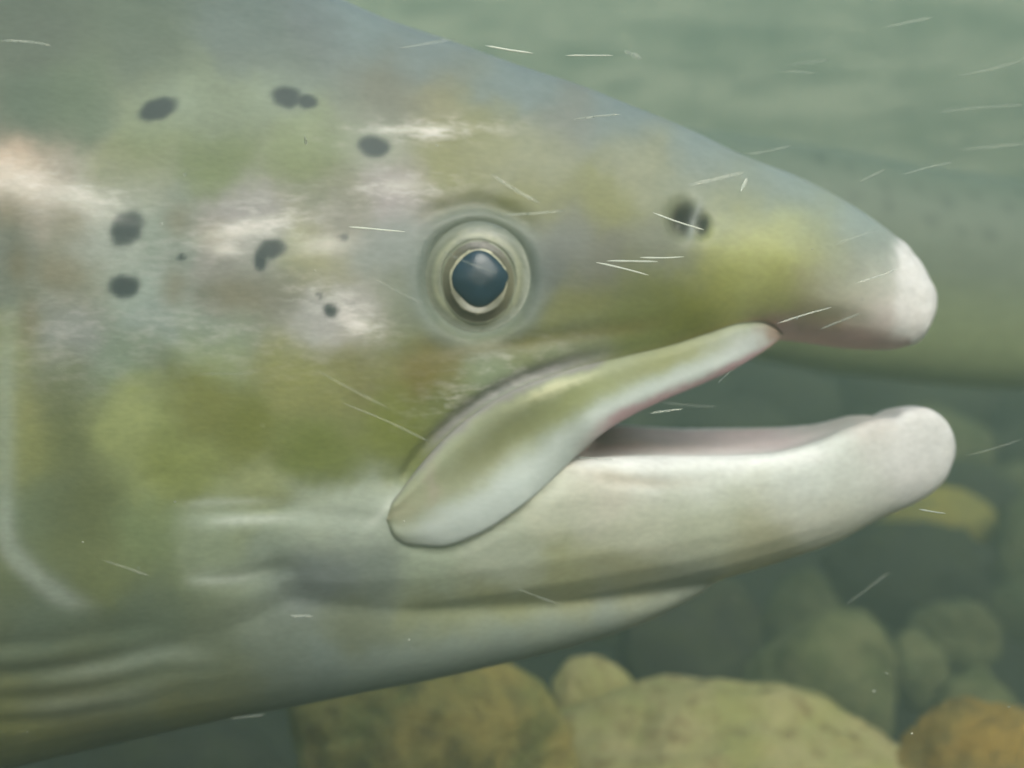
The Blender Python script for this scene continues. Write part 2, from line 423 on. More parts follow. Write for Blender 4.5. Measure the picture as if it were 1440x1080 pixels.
# gaps round the free edges of the jaw bone plate
groove([(560, 690), (585, 648), (628, 602), (678, 563), (728, 536), (780, 518), (830, 504), (880, 494)], 7, 1.5, 0.05, 0.35)
groove([(560, 764), (617, 774), (669, 759), (720, 730), (771, 690), (812, 650)], 8, 0.6, 0.1, 0.05)
groove([(815, 662), (880, 676), (950, 680), (1010, 676)], 8, 0.5, 0.2, 0.5)
# nostrils
disp -= 5.0 * MM * gauss(963, 308, 11, 15) * flank + 3.5 * MM * gauss(988, 318, 6, 10) * flank
disp += 1.2 * MM * gauss(977, 308, 5, 16, 15) * flank
# cheek bones and mouth folds
groove([(560, 500), (640, 488), (713, 484), (780, 474), (880, 460), (960, 452)], 9, 0.7, 0.4, 0.4)
disp += 1.6 * MM * gauss(1085, 350, 70, 40) * flank + 0.9 * MM * gauss(690, 530, 60, 25, -15) * flank
groove([(1120, 455), (1145, 450), (1175, 449), (1230, 453)], 11, 0.6, 0.4, 0.3)
groove([(215, 722), (330, 716), (450, 722), (545, 728)], 12, 0.55, 0.4, 0.1)
groove([(250, 826), (330, 818), (400, 804), (425, 830), (430, 870)], 12, 0.8, 0.3, 0.4)
step([(30, 250), (20, 350), (9, 480), (6, 620), (8, 740), (40, 800), (95, 842), (170, 866), (260, 872)], 10, 1.5, 0.05, 0.25, 120)
groove([(255, 500), (210, 560), (205, 640), (235, 700)], 22, 1.0)
for f in ([(-80, 915), (60, 905), (160, 890), (230, 880), (300, 886)], [(-80, 955), (60, 945), (170, 925), (240, 906), (320, 920)],
          [(-80, 985), (60, 980), (170, 962), (260, 942), (360, 945)], [(-80, 1015), (60, 1012), (170, 995), (280, 970), (400, 962)]):
    groove(f, 9, 0.45, 0.05, 0.6)
    groove([(x, y + 20) for x, y in f], 10, -0.25, 0.05, 0.6)
# worn skin of the snout tip
nz = np.array([noise.noise(Vector((a * 330, b * 330, c * 330))) for a, b, c in co[u > 1180]])
full = np.zeros(nV); full[u > 1180] = nz
disp += 0.35 * MM * full * np.clip((u - 1240) / 30, 0, 1) * (v < 500)
co2 = co + nr * disp[:, None]
co2 += 0.4 * lap(co2)
body_me.vertices.foreach_set('co', co2.astype(np.float32).ravel()); body_me.update()

# --- skin pigment: control points in photo pixels, pigment with some rim glow and glints painted in
CP = [
 (50,40,118,132,118),(200,60,122,138,122),(350,50,132,147,140),(450,50,138,150,147),(600,85,146,158,153),(560,130,142,147,132),(420,90,132,146,136),(500,25,152,168,166),(600,68,152,168,166),(730,112,152,168,166),(880,166,152,168,166),(1000,214,152,168,166),(1100,262,152,168,166),(1200,304,152,168,166),  # last points: pale blue rim glow painted along the back's edge
 (800,165,152,160,152),(760,220,165,170,142),(900,225,165,170,146),(1000,255,160,168,150),(1150,310,150,162,148),(1230,360,152,160,148),(1060,290,152,160,140),
 (100,150,120,140,118),(300,150,150,165,140),(200,200,142,156,120),(300,230,128,145,102),(420,205,150,165,125),(450,250,126,142,92),(620,225,150,154,104),
 (620,160,165,165,135),(850,280,138,143,92),(760,285,138,142,95),(480,280,150,150,135),(680,180,160,164,125),(180,240,140,150,100),(40,150,115,135,118),
 (15,252,222,198,176),(60,275,182,174,160),(130,285,196,194,184),(185,265,172,176,165),(345,312,172,170,170),(325,345,160,158,154),(450,305,160,160,158),(430,345,168,168,120),
 (560,275,172,166,166),(560,340,150,160,155),(240,320,135,150,140),(100,385,124,126,106),(220,425,142,156,150),(95,465,142,148,145),(320,405,114,120,108),(300,465,140,155,148),
 (400,400,124,128,116),(500,456,188,184,180),(460,455,170,172,170),(560,440,130,140,125),(10,320,125,135,125),(30,400,120,130,118),(140,345,160,168,162),
 (28,560,150,154,104),(26,640,150,154,106),(24,500,146,152,112),(75,580,106,116,84),(70,680,108,118,90),(60,530,112,122,106),(150,500,125,142,125),(300,495,146,158,116),(180,580,152,162,110),(80,620,106,116,84),(280,560,122,128,76),(350,600,118,126,72),
 (430,530,142,146,94),(500,520,128,130,82),(600,520,122,112,50),(560,600,128,138,78),(450,640,120,132,76),(250,660,138,148,94),(120,720,106,116,84),(55,700,120,135,110),(40,640,130,140,95),
 (780,330,122,130,126),(850,370,116,120,110),(900,420,116,124,80),(800,440,126,130,80),(940,360,126,132,120),(560,480,126,134,96),(700,470,124,128,80),(760,395,112,118,114),
 (1080,340,192,196,140),(1035,362,186,190,132),(1130,342,190,194,142),(1095,372,182,186,120),(1020,390,165,170,105),(1000,400,146,150,88),(1100,400,156,160,98),(1180,350,162,166,132),(1150,430,172,170,136),(1205,425,202,200,184),(1290,400,240,238,236),(1270,455,236,230,226),
 (1130,465,150,132,118),(1195,480,172,145,140),(950,445,126,132,70),(1250,410,205,205,195),(1240,470,215,200,195),(1245,348,150,163,156),(1232,396,172,176,160),(1225,330,150,162,154),
 (680,525,150,165,138),(640,565,130,140,96),(800,490,136,145,118),(900,472,130,140,90),
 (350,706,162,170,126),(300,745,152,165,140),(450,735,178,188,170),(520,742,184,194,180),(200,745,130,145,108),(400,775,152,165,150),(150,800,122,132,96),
 (450,805,126,136,136),(520,800,140,152,144),(600,800,174,186,166),(700,775,192,200,182),(800,720,206,210,192),(850,680,218,214,200),(1000,650,240,243,240),(900,650,236,238,234),
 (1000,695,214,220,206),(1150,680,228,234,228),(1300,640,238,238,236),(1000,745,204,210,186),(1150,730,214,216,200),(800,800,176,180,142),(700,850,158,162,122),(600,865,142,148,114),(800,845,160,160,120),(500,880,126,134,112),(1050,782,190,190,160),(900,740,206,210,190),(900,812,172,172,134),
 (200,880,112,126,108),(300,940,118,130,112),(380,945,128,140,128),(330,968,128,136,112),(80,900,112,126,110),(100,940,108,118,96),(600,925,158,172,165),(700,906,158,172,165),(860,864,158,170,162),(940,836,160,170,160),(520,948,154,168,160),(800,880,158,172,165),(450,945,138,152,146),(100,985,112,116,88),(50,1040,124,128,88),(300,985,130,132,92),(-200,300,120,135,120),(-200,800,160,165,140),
 (-600,0,100,115,105),(-600,500,170,172,165),(-600,1000,205,205,195)]
cp = np.array(CP, float)
up_ = np.clip((420 - cp[:, 1] - 0.10 * np.abs(cp[:, 0] - 500)) / 220, 0, 1) * (cp[:, 0] < 1160)     # a salmon's darker back, darkened further to offset light from above
cp[:, 2:5] *= (1 - 0.13 * up_)[:, None]
def warp(a, b, sc, amp, seed):
    out = np.zeros(len(a)); k = np.nonzero(a > -120)[0]
    out[k] = [noise.noise(Vector((p * sc, q * sc, seed))) for p, q in zip(a[k], b[k])]
    return amp * out
VEIL = np.array([0.030, 0.044, 0.036]); EXPO = 1.15
def pigment(u, v, base):
    wu, wv = warp(u, v, 0.014, 26, 1.5) + warp(u, v, 0.045, 9, 4.2), warp(u, v, 0.020, 18, 7.5) + warp(u, v, 0.06, 7, 9.1)
    uu, vv = u + wu, v + wv
    num = np.zeros((len(u), 3)); den = np.zeros(len(u))
    wide = (27.0 / (27.0 + 0.8 * np.maximum(0, -u))) ** 2          # broad soft areas on the body beyond the gill cover
    clin = np.clip((lin(cp[:, 2:5]) - VEIL) / EXPO, 0.01, 0.8)
    for (cx, cy), c in zip(cp[:, :2], clin):
        d2 = ((uu - cx) ** 2 + (vv - cy) ** 2) * wide; w_ = np.exp(-d2 / (2 * 27.0 ** 2)) + 0.03 * np.exp(-d2 / (2 * 75.0 ** 2)) + 3.0 / (d2 + 900.0) ** 1.6
        num += w_[:, None] * c; den += w_
    return num / den[:, None]
uu_, vv_ = proj(co2); u, v = uu_, vv_
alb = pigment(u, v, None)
def over(mask, rgb, k=1.0):
    global alb
    m_ = np.clip(mask * k, 0, 1)[:, None]; alb = alb * (1 - m_) + np.array(rgb) * m_
def blob(cx, cy, rx, ry, ang=0.0, soft=0.22, wob=0.15):
    a = rad(ang); dx, dy = u - cx, v - cy
    p, q = dx * math.cos(a) + dy * math.sin(a), -dx * math.sin(a) + dy * math.cos(a)
    m_ = np.abs(dx) + np.abs(dy) < 6 * (rx + ry)
    r = np.hypot(p / rx, q / ry); out = np.zeros_like(u)
    r2 = r[m_] + wob * np.array([noise.noise(Vector((x * 0.07, y * 0.07, cx))) for x, y in zip(u[m_], v[m_])])
    out[m_] = 1 / (1 + np.exp(np.clip((r2 - 1) / (soft * 0.5), -30, 30)))
    return out
near = np.abs(nr[:, 1]) > 0.08
# vague brown marks, then the black spots with their pale halos
for b in [(10,292,26,26,0),(95,312,26,28,0),(90,382,36,18,0),(26,372,14,26,0),(244,405,16,24,0),(250,310,18,20,0),(300,330,22,20,0),(335,418,40,24,0),(40,450,14,30,0)]:
    over(blob(*b, soft=0.7) * near, (0.17, 0.15, 0.095), 0.75)
SPOT_IN_FRONT = (776, 386, 18, 25)
SPOT = (0.022, 0.035, 0.038)
SPOTS = [(222,153,28,15,-18),(403,136,22,15,10),(432,143,15,10,10),(526,206,23,15,8),(178,322,27,21,-50),(175,403,22,17,0),(382,350,20,14,-10),(366,366,10,14,0),(465,436,11,10,30),(484,334,7,4,10),(449,416,7,3,20),(255,362,6,5,0)]
for b in SPOTS:
    if b[2] > 12 and b[0] != 432: over(blob(b[0], b[1], b[2] * 1.8, b[3] * 1.9, b[4], 0.8) * near, (0.30, 0.36, 0.29), 0.35)
    over(blob(*b, soft=0.18) * near, SPOT, 0.99)
# silvery skin patches, their glints painted as pale marks
for b in [(590,182,44,4,-2,.9,.6),(345,322,44,10,-12,.9,.7),(318,352,16,6,0,.9,.7),(505,456,18,9,20,.7,.6),(470,425,26,5,25,.7,.3),(455,345,30,10,-5,.9,.6),(560,262,30,8,-5,.9,.4),(25,255,36,18,15,1.2,.7),(110,275,30,8,10,.9,.5),(140,300,30,5,15,.8,.3)]:
    over(blob(*b[:5], soft=b[5]) * near, (0.72, 0.68, 0.62), b[6])
# the worn white cap of the snout
k_ = np.nonzero(u > 1180)[0]; wv_ = np.zeros(nV); wv_[k_] = [9 * noise.noise(Vector((b_ * 0.035, c_ * 400, 3.0))) for b_, c_ in zip(v[k_], co2[k_, 1])]
over(1 / (1 + np.exp(np.clip(-(u - 1263 - wv_ + 0.12 * np.maximum(v - 400, 0)) / 3.0, -30, 30))) * (v < 500) * (u > 1180), (0.78, 0.75, 0.74), 0.75)
# eye surround: grey blue skin ring
over(np.exp(-0.5 * ((np.hypot((u - EX) / .94, v - EY - 4) - 93) / 11) ** 2) * near, (0.15, 0.18, 0.165), 0.6)
over(1 / (1 + np.exp((np.hypot((u - EX) / .94, v - EY) - 84) / 3)) * near, (0.20, 0.23, 0.19), 0.9)
over(blob(*SPOT_IN_FRONT, 0, 0.6), (0.07, 0.085, 0.08), 0.55)
# nostril pits
over(blob(963, 308, 15, 21, 15, 0.4), (0.05, 0.055, 0.055), 0.95); over(blob(988, 318, 8, 14, 10, 0.4), (0.05, 0.06, 0.06), 0.9)
over(blob(977, 311, 6, 22, 18, 0.6), (0.30, 0.32, 0.31), 0.8)
# dark seam below the eye bones
d_, s_, t_ = seg_dist(u, v, smooth_poly([(600, 500), (713, 486), (780, 476), (880, 462), (950, 452)]))
over(np.exp(-0.5 * (d_ / 8) ** 2) * fade_ends(t_), (0.13, 0.11, 0.03), 0.6)
# flesh inside the mouth: lower jaw trough, palate
inside = (u > 760) & (u < 1215) & (nr[:, 2] > 0.25) & (v > 590) & (v < 632 + 0 * v)
yl = (co2[:, 1] - YC)
wj = crom(J_WID, np.clip(720 + co2[:, 0] / K, 250, 1343)) * K
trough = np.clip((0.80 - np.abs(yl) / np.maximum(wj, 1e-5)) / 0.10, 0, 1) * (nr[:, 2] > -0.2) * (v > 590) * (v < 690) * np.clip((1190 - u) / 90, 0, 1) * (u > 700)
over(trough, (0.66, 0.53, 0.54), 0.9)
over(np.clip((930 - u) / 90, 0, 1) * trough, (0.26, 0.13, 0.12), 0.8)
pal = np.clip((-nr[:, 2] - 0.6) / 0.25, 0, 1) * (v > 430) * (v < 660) * (u > 780) * (u < 1280)
over(pal, (0.40, 0.27, 0.25), 0.8)
d_, s_, t_ = seg_dist(u, v, smooth_poly([(1088, 478), (1127, 481), (1193, 488), (1240, 489)]))
over(np.exp(-0.5 * (d_ / 12) ** 2) * fade_ends(t_, .05, .15), (0.46, 0.30, 0.28), 0.8)
d_, s_, t_ = seg_dist(u, v, smooth_poly([(1112, 455), (1145, 450), (1190, 453)]))
over(np.exp(-0.5 * (d_ / 12) ** 2) * fade_ends(t_), (0.25, 0.20, 0.12), 0.5)
# white gum line along the lower jaw and the grey pink band above it
d_, s_, t_ = seg_dist(u, v, [(790, 650), (900, 644), (1000, 646), (1100, 645), (1185, 636)])
over(np.exp(-0.5 * (d_ / 9) ** 2) * fade_ends(t_, .1, .1), (0.80, 0.80, 0.78), 0.8)
d_, s_, t_ = seg_dist(u, v, [(1190, 600), (1235, 606), (1262, 598)])
over(np.exp(-0.5 * (d_ / 12) ** 2) * fade_ends(t_, .3, .3), (0.60, 0.56, 0.53), 0.5)
# gill cover edge: thin pale membrane
d_, s_, t_ = seg_dist(u, v, smooth_poly([(22, 380), (9, 480), (6, 620), (8, 740), (40, 800), (95, 842), (130, 856)]))
over(np.exp(-0.5 * (d_ / 12) ** 2) * fade_ends(t_, .3, .1), (0.36, 0.42, 0.38), 0.45)
# pale folds, with highlights painted on
for pl, k_ in (([(235, 733), (330, 730), (430, 727), (520, 735)], .6), ([(250, 815), (330, 810), (390, 800)], .4), ([(40, 955), (150, 940), (240, 918), (320, 930)], .28), ([(0, 1000), (150, 985), (260, 960)], .22)):
    d_, s_, t_ = seg_dist(u, v, smooth_poly(pl)); over(np.exp(-0.5 * (d_ / 11) ** 2) * fade_ends(t_, .3, .3), (0.42, 0.47, 0.40), k_)
for pl, wd_, k_ in (([(285, 734), (340, 731), (420, 729)], 4, .6), ([(240, 711), (300, 706), (400, 704)], 4, .4), ([(255, 817), (330, 814), (375, 806)], 4, .5), ([(3, 690), (8, 765), (45, 808), (98, 844), (150, 860)], 9, .32), ([(505, 748), (530, 730), (545, 712), (560, 690)], 5, .6)):
    d_, s_, t_ = seg_dist(u, v, smooth_poly(pl)); over(np.exp(-0.5 * (d_ / wd_) ** 2) * fade_ends(t_, .3, .3), (0.58, 0.62, 0.55), k_)
d_, s_, t_ = seg_dist(u, v, smooth_poly([(585, 648), (628, 602), (678, 563), (728, 536), (780, 518), (830, 504), (880, 494)]))
over(np.exp(-0.5 * (d_ / 7) ** 2) * fade_ends(t_, .15, .3), (0.24, 0.22, 0.25), 0.7)  # shadow line above the jaw plate, painted into the skin
d_, s_, t_ = seg_dist(u, v, smooth_poly([(815, 664), (880, 676), (950, 681), (1010, 677)]))
over(np.exp(-0.5 * (d_ / 6) ** 2) * fade_ends(t_, .2, .5), (0.45, 0.40, 0.32), 0.6)  # tan shadow line under the lip rim, painted on
silver = np.zeros(nV)  # mask of silvery skin where the shader paints glints
for b in [(350,318,56,20,-12,.85),(500,452,26,14,20,1),(470,425,40,14,20,.8),(600,183,60,9,-3,.9),(20,258,45,22,10,.7),(135,280,46,16,10,.5),(130,465,90,40,0,.25),(300,465,120,30,10,.25),(560,265,50,16,-5,.6),(220,350,60,60,0,.15),(690,535,60,22,-20,.5),(640,560,40,14,-20,.5)]:
    silver = np.maximum(silver, b[5] * blob(*b[:5], soft=1.3, wob=0.3) * near)
for b in SPOTS: silver *= 1 - blob(b[0], b[1], b[2] * 1.25, b[3] * 1.25, b[4], soft=0.4)
for b in [(10,292,26,26),(95,312,26,28),(90,382,36,18),(26,372,14,26),(244,405,16,24),(250,310,18,20),(300,330,22,20),(335,418,40,24)]:
    silver *= 1 - 0.7 * blob(*b, 0, soft=0.7)
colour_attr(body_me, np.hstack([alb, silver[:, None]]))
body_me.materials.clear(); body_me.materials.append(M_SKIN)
body_me.polygons.foreach_set('use_smooth', [True] * len(body_me.polygons)); body_me.update()

salmon = empty('salmon', (0, 0, 0))
tag(salmon, 'large spotted olive green salmon with open mouth and hooked white lower jaw filling the frame', 'fish')
body = bpy.data.objects.new('body', body_me); COL.objects.link(body); body.parent = salmon

dgm = bpy.context.evaluated_depsgraph_get()
bvh = BVHTree.FromPolygons([tuple(p) for p in co2], [tuple(p.vertices) for p in body_me.polygons])
def skin_y(x, z, default=None):
    h = bvh.ray_cast(Vector((x, -0.25, z)), Vector((0, 1, 0)), 1.0)
    return h[0].y if h[0] is not None else default
def on_skin(px, py, lift=0.0, default=0.0):
    """point of the near flank seen at a photo pixel"""
    o_ = Vector((0, -D, 0)); d_ = (P(px, py, D) - o_).normalized()
    h = bvh.ray_cast(o_, d_, 1.0)
    q = h[0] if h[0] is not None else P(px, py, D + default)
    return q - Vector((0, lift, 0))

# --- jaw bone plate (maxilla): a long blade along the mouth
UP = [(544, 729), (550, 708), (565, 688), (590, 655), (633, 609), (683, 570), (733, 543), (783, 526), (830, 512), (880, 500), (940, 486), (1000, 467), (1045, 453), (1072, 451), (1090, 458), (1101, 469)]
LO = [(544, 734), (552, 754), (575, 767), (617, 769), (667, 754), (717, 724), (767, 684), (810, 642), (850, 608), (897, 580), (940, 560), (985, 541), (1027, 522), (1058, 504), (1082, 488), (1102, 473)]
NL, NC = 110, 24
upc, loc_ = np.array(smooth_poly(UP, NL)), np.array(smooth_poly(LO, NL))
def run_y(t):
    ys = []
    for i in range(NL):
        c = upc[i] * (1 - t) + loc_[i] * t
        ys.append(on_skin(c[0], c[1]).y)
    ys = np.array(ys)
    return crom([(i, np.median(ys[max(0, i - 7):i + 8])) for i in range(0, NL - 4, 12)] + [(NL - 1, np.median(ys[-8:]))], np.arange(NL))
y_up, y_mid, y_low = run_y(-0.22), run_y(0.45), run_y(0.90)
rings = []; mcol = []
def sst(a, b, x):
    x = min(1, max(0, (x - a) / (b - a))); return x * x * (3 - 2 * x)
for i in range(NL):
    f = i / (NL - 1); r = []
    edge = sst(0, 0.05, f) * (1 - sst(0.82, 1.0, f))
    for j in range(NC * 2):
        a = 2 * math.pi * j / (NC * 2)
        s_ = 0.5 - 0.5 * math.cos(a)                    # 0 upper edge .. 1 lower edge
        q = upc[i] * (1 - s_) + loc_[i] * s_
        front = math.sin(a)
        t1, t2 = (s_ - 0.45) / (-0.67), (s_ + 0.22) / 0.67
        tri = y_up[i] * t1 + y_mid[i] * t2 if s_ < 0.45 else y_mid[i] + (y_low[i] - y_mid[i]) * (s_ - 0.45) / 0.45
        bl = sst(0.36, 0.56, f)
        skin = tri * (1 - bl) + (y_up[i] + 0.0015 * s_) * bl
        if front > 1e-6:
            lift = 1.3 * MM * (1 - 0.3 * f) * (1 - (1 - min(1, front)) ** 2.2)
            lift *= 1 - sst(0.40, 0.62, f) * (1 - sst(0.05, 0.75, s_)) * 1.0          # in front the plate grows out of the snout
            lift += (0.55 * MM * math.exp(-((s_ - 0.17) / 0.10) ** 2) * (1 - sst(0.45, 0.6, f)) + 0.45 * MM * math.exp(-((s_ - 0.80) / 0.14) ** 2)) * edge
            y = skin - lift * (0.35 + 0.65 * edge) + (0.0006 * sst(0.40, 0.62, f) * (1 - sst(0.0, 0.25, s_))) + 0.0010 * sst(0.85, 1.0, f)
        else:
            y = skin + 0.0030 * (-front) ** 0.6 + 0.0004
        k = S * (D + y) / D
        r.append(((q[0] - 720) * k, y, (540 - q[1]) * k))
        mcol.append((f, s_, front, q[0], q[1]))
    rings.append(r)
mV, mF = loft(rings)
mc = np.array(mcol); f, s_ = mc[:, 0], mc[:, 1]
def L3(r, g, b): return np.clip((lin((r, g, b)) - VEIL) / EXPO, 0.01, 0.8)
cm = np.tile(L3(170, 178, 150), (len(mc), 1))
def mo(mask, c):
    global cm
    m_ = np.clip(mask, 0, 1)[:, None]; cm = cm * (1 - m_) + np.array(c) * m_
wob = np.array([noise.noise(Vector((x * 0.03, y * 0.03, 2.0))) + 0.5 * noise.noise(Vector((x * 0.09, y * 0.09, 6.0))) for x, y in mc[:, 3:5]])
s_ = s_ + 0.06 * wob; f2 = f + 0.03 * wob
mo(np.exp(-((s_ - 0.40) / 0.22) ** 2) * np.exp(-((f2 - 0.33) / 0.15) ** 2) * .9, L3(142, 146, 108))
mo(np.exp(-((s_ - 0.40) / 0.25) ** 2) * np.exp(-((f2 - 0.52) / 0.14) ** 2) * .8, L3(158, 166, 112))
mo(np.exp(-((s_ - 0.3) / 0.35) ** 2) * np.exp(-((f2 - 0.74) / 0.12) ** 2) * .8, L3(158, 162, 112))
mo(1 / (1 + np.exp(-(s_ - 0.60 + 0.12 * np.clip((f - .5) / .3, 0, 1)) / 0.06)) * np.clip(f * 8, 0, 1) * .9, L3(198, 208, 204))
mo(1 / (1 + np.exp(-(f2 - 0.86) / 0.03)) * np.exp(-((s_ - 0.6) / 0.45) ** 4) * (1 - np.clip((f2 - 0.94) / 0.05, 0, 1)), L3(200, 206, 202))
mo(np.exp(-((s_ - 0.15) / 0.06) ** 2) * np.exp(-((f2 - 0.48) / 0.08) ** 2) * .85, L3(232, 232, 192))
mo(np.exp(-((s_ - 0.0) / 0.06) ** 2) * (f < 0.6) * .7, L3(150, 146, 150))  # purple grey shadow line painted on the plate's upper edge
mo(1 / (1 + np.exp(-(s_ - 0.86) / 0.03)) * np.clip((f - 0.48) / 0.12, 0, 1) * .9, L3(178, 146, 150))
mo(np.exp(-(f2 / 0.13) ** 2) * np.exp(-((s_ - 0.35) / 0.25) ** 2) * .8, L3(168, 166, 140))
mo(np.exp(-((f2 - 0.155) / 0.018) ** 2) * np.exp(-((s_ - 0.3) / 0.25) ** 2) * .6, L3(180, 172, 156))
mo(np.clip((f2 - 0.92) / 0.05, 0, 1) * .9, L3(166, 146, 132))
mo((mc[:, 2] < -0.1) * .9, L3(178, 146, 146))
cm = np.vstack([cm, cm[:1], cm[-1:]])
for side in (1, -1):
    vv = mV if side == 1 else [(x, 2 * YC - y, z) for x, y, z in mV]
    ff = mF if side == 1 else [tuple(reversed(q)) for q in mF]
    mx = mesh_obj('maxilla', vv, ff, M_LIP, salmon); colour_attr(mx.data, cm)
    b_ = bmesh.new(); b_.from_mesh(mx.data); bmesh.ops.recalc_face_normals(b_, faces=b_.faces); b_.to_mesh(mx.data); b_.free()

# --- eyes
def dome(name, profile, mat, colour, nseg=72, shape=None):
    """turned about -Y: profile of (radius px, height mm towards the viewer)"""
    V, F, C = [], [], []
    for r, h in profile:
        for j in range(nseg):
            a = 2 * math.pi * j / nseg
            g = shape(a) if shape else 1.0
            V.append((r * g * math.cos(a) * S, -h * MM, r * g * math.sin(a) * S)); C.append(colour(r, a))
    n_ = len(profile)
    for i in range(n_ - 1):
        for j in range(nseg):
            a, b = i * nseg + j, i * nseg + (j + 1) % nseg
            F.append((a, a + nseg, b + nseg, b))
    V.append((0, -profile[-1][1] * MM, 0)); C.append(colour(0, 0)); k = len(V) - 1
    for j in range(nseg): F.append(((n_ - 1) * nseg + j, k, (n_ - 1) * nseg + (j + 1) % nseg))
    o = mesh_obj(name, V, F, mat); colour_attr(o.data, np.array(C)); return o
rn = random.Random(4)
def nzc(r, a, sc=1.0): return noise.noise(Vector((math.cos(a) * r * 0.05 * sc, math.sin(a) * r * 0.05 * sc, r * 0.03)))
def col_sclera(r, a):
    t = 0.5 + 0.5 * nzc(r, a); q = r + 5 * noise.noise(Vector((math.cos(a) * 1.7, math.sin(a) * 1.7, 4))) + 3 * noise.noise(Vector((math.cos(a) * 5, math.sin(a) * 5, 9)))
    base = np.array(L3(124, 132, 116)) * (0.75 + 0.5 * t)
    def ring(c, wd, rgb, k):
        nonlocal base
        m_ = k * math.exp(-((q - c) / wd) ** 2); base = base * (1 - m_) + np.array(L3(*rgb)) * m_
    ring(61, 4.5, (176, 180, 150), 0.30 + 0.6 * t)
    ring(67, 3.5, (118, 124, 104), 0.55)
    ring(74, 5, (188, 194, 180), 0.25 + 0.6 * max(0, math.cos(a + 0.5)) + 0.3 * max(0, -math.sin(a)))
    ring(86, 6, (120, 132, 128), 0.9)
    return base
def col_iris(r, a):
    t = 0.5 + 0.5 * nzc(r, a, 2.2); q = r + 2.0 * noise.noise(Vector((math.cos(a) * 2.3, math.sin(a) * 2.3, 14)))
    dark = np.array(L3(80, 83, 70)) * (0.7 + 0.6 * t)
    k = max(0.0, math.cos(a - 0.0)) ** 3 * 0.6 + max(0, math.cos(a - 2.7)) ** 4 * 0.5
    dark = dark * (1 - k) + np.array(L3(142, 142, 116)) * k
    if q > 52: dark = np.array(L3(138, 144, 124)) * (0.8 + 0.4 * t)
    if q <= 41.8: dark = np.array(L3(200, 200, 172)) * (0.35 + 0.85 * max(0, min(1, 0.5 + 0.9 * math.sin(a + 0.2)))) * (0.8 + 0.4 * t)
    return dark
yn = np.median([on_skin(EX + 112 * math.cos(a), EY - 112 * math.sin(a)).y for a in np.linspace(0, 6.28, 24)])
pe = P(EX, EY, D + yn + 0.0005)
ey = dome('eye', [(90, -6), (88, -2.2), (84, -0.8), (79, -0.1), (74, 0.4), (68, 0.8), (62, 1.1), (58, 1.25), (55, 1.3), (53, 1.2), (50, -0.4)], M_EYE, col_sclera)
ir = dome('iris', [(58, -1.0), (56, 0.9), (54.5, 1.25), (53, 1.4), (51, 1.5), (48, 1.65), (45, 1.8), (43.5, 1.95), (42, 2.1), (40.5, 2.2), (39, 2.1), (37, 1.8)], M_EYE, col_iris)
def pshape(a):                               # a rounded lozenge, a little pointed in front and below
    return 1.0 + 0.05 * math.cos(4 * a) + 0.035 * math.cos(a)
pu = dome('pupil', [(41, -1.0), (39.5, 1.9), (36, 2.4), (31, 2.8), (24, 3.2), (16, 3.5), (8, 3.6)], M_PUPIL, lambda r, a: (0.02, 0.03, 0.04), shape=pshape)
ir.location = (0, 0, -5 * S); ir.scale = (0.98, 1, 1.10); ey.parent = salmon; ir.parent = ey; pu.parent = ey
ey.location = pe; ey.rotation_euler = (0, 0, rad(6))
ey2 = ey.copy(); COL.objects.link(ey2); ey2.location = (pe.x, 2 * YC - pe.y, pe.z); ey2.rotation_euler = (0, 0, rad(174))
for c in (ir, pu):
    c2 = c.copy(); COL.objects.link(c2); c2.parent = ey2

# --- fins of the part of the fish beyond the left edge
def fin(name, pts, base_y, thick, parent, mat=M_FIN, rot=None, at=None):
    n_ = len(pts); V = []
    c = np.mean(np.array(pts), 0)
    for sgn in (1, -1):
        for x, z in pts: V.append((x, sgn * thick * 0.2, z))
    V += [(c[0], thick, c[1]), (c[0], -thick, c[1])]
    F = []
    for i in range(n_):
        j = (i + 1) % n_
        F += [(i, j, j + n_, i + n_), (i, 2 * n_, j), (i + n_, j + n_, 2 * n_ + 1)]
    o = mesh_obj(name, V, F, mat, parent, smooth=False)
    o.location = at or (0, base_y, 0)
    if rot: o.rotation_euler = rot
    return o
def fp(l): return [(sx(a), sz(b)) for a, b in l]
fin('tail_fin', fp([(-3600, 340), (-4050, 120), (-4420, -60), (-4300, 300), (-4260, 470), (-4310, 650), (-4430, 980), (-4050, 820), (-3600, 600)]), YC, 0.006, salmon)
fin('dorsal_fin', fp([(-1250, -160), (-1500, -480), (-1780, -520), (-1850, -420), (-1900, -80)]), YC, 0.004, salmon)
fin('anal_fin', fp([(-2450, 900), (-2600, 1200), (-2850, 1220), (-2850, 790)]), YC, 0.004, salmon)
fin('adipose_fin', fp([(-2700, 130), (-2850, -10), (-2980, 20), (-2900, 190)]), YC, 0.003, salmon)
for sgn in (1, -1):
    fin('pectoral_fin', [(0, 0.012), (-0.05, 0.005), (-0.115, -0.03), (-0.10, -0.045), (-0.03, -0.025), (0, -0.012)], 0, 0.003, salmon, rot=(sgn * -0.5, 0, sgn * 0.35), at=(sx(-170), YC - sgn * 0.040, sz(950)))
    fin('pelvic_fin', [(0, 0.01), (-0.06, -0.01), (-0.08, -0.035), (-0.03, -0.03)], 0, 0.003, salmon, rot=(sgn * -0.6, 0, sgn * 0.2), at=(sx(-1650), YC - sgn * 0.025, sz(1120)))

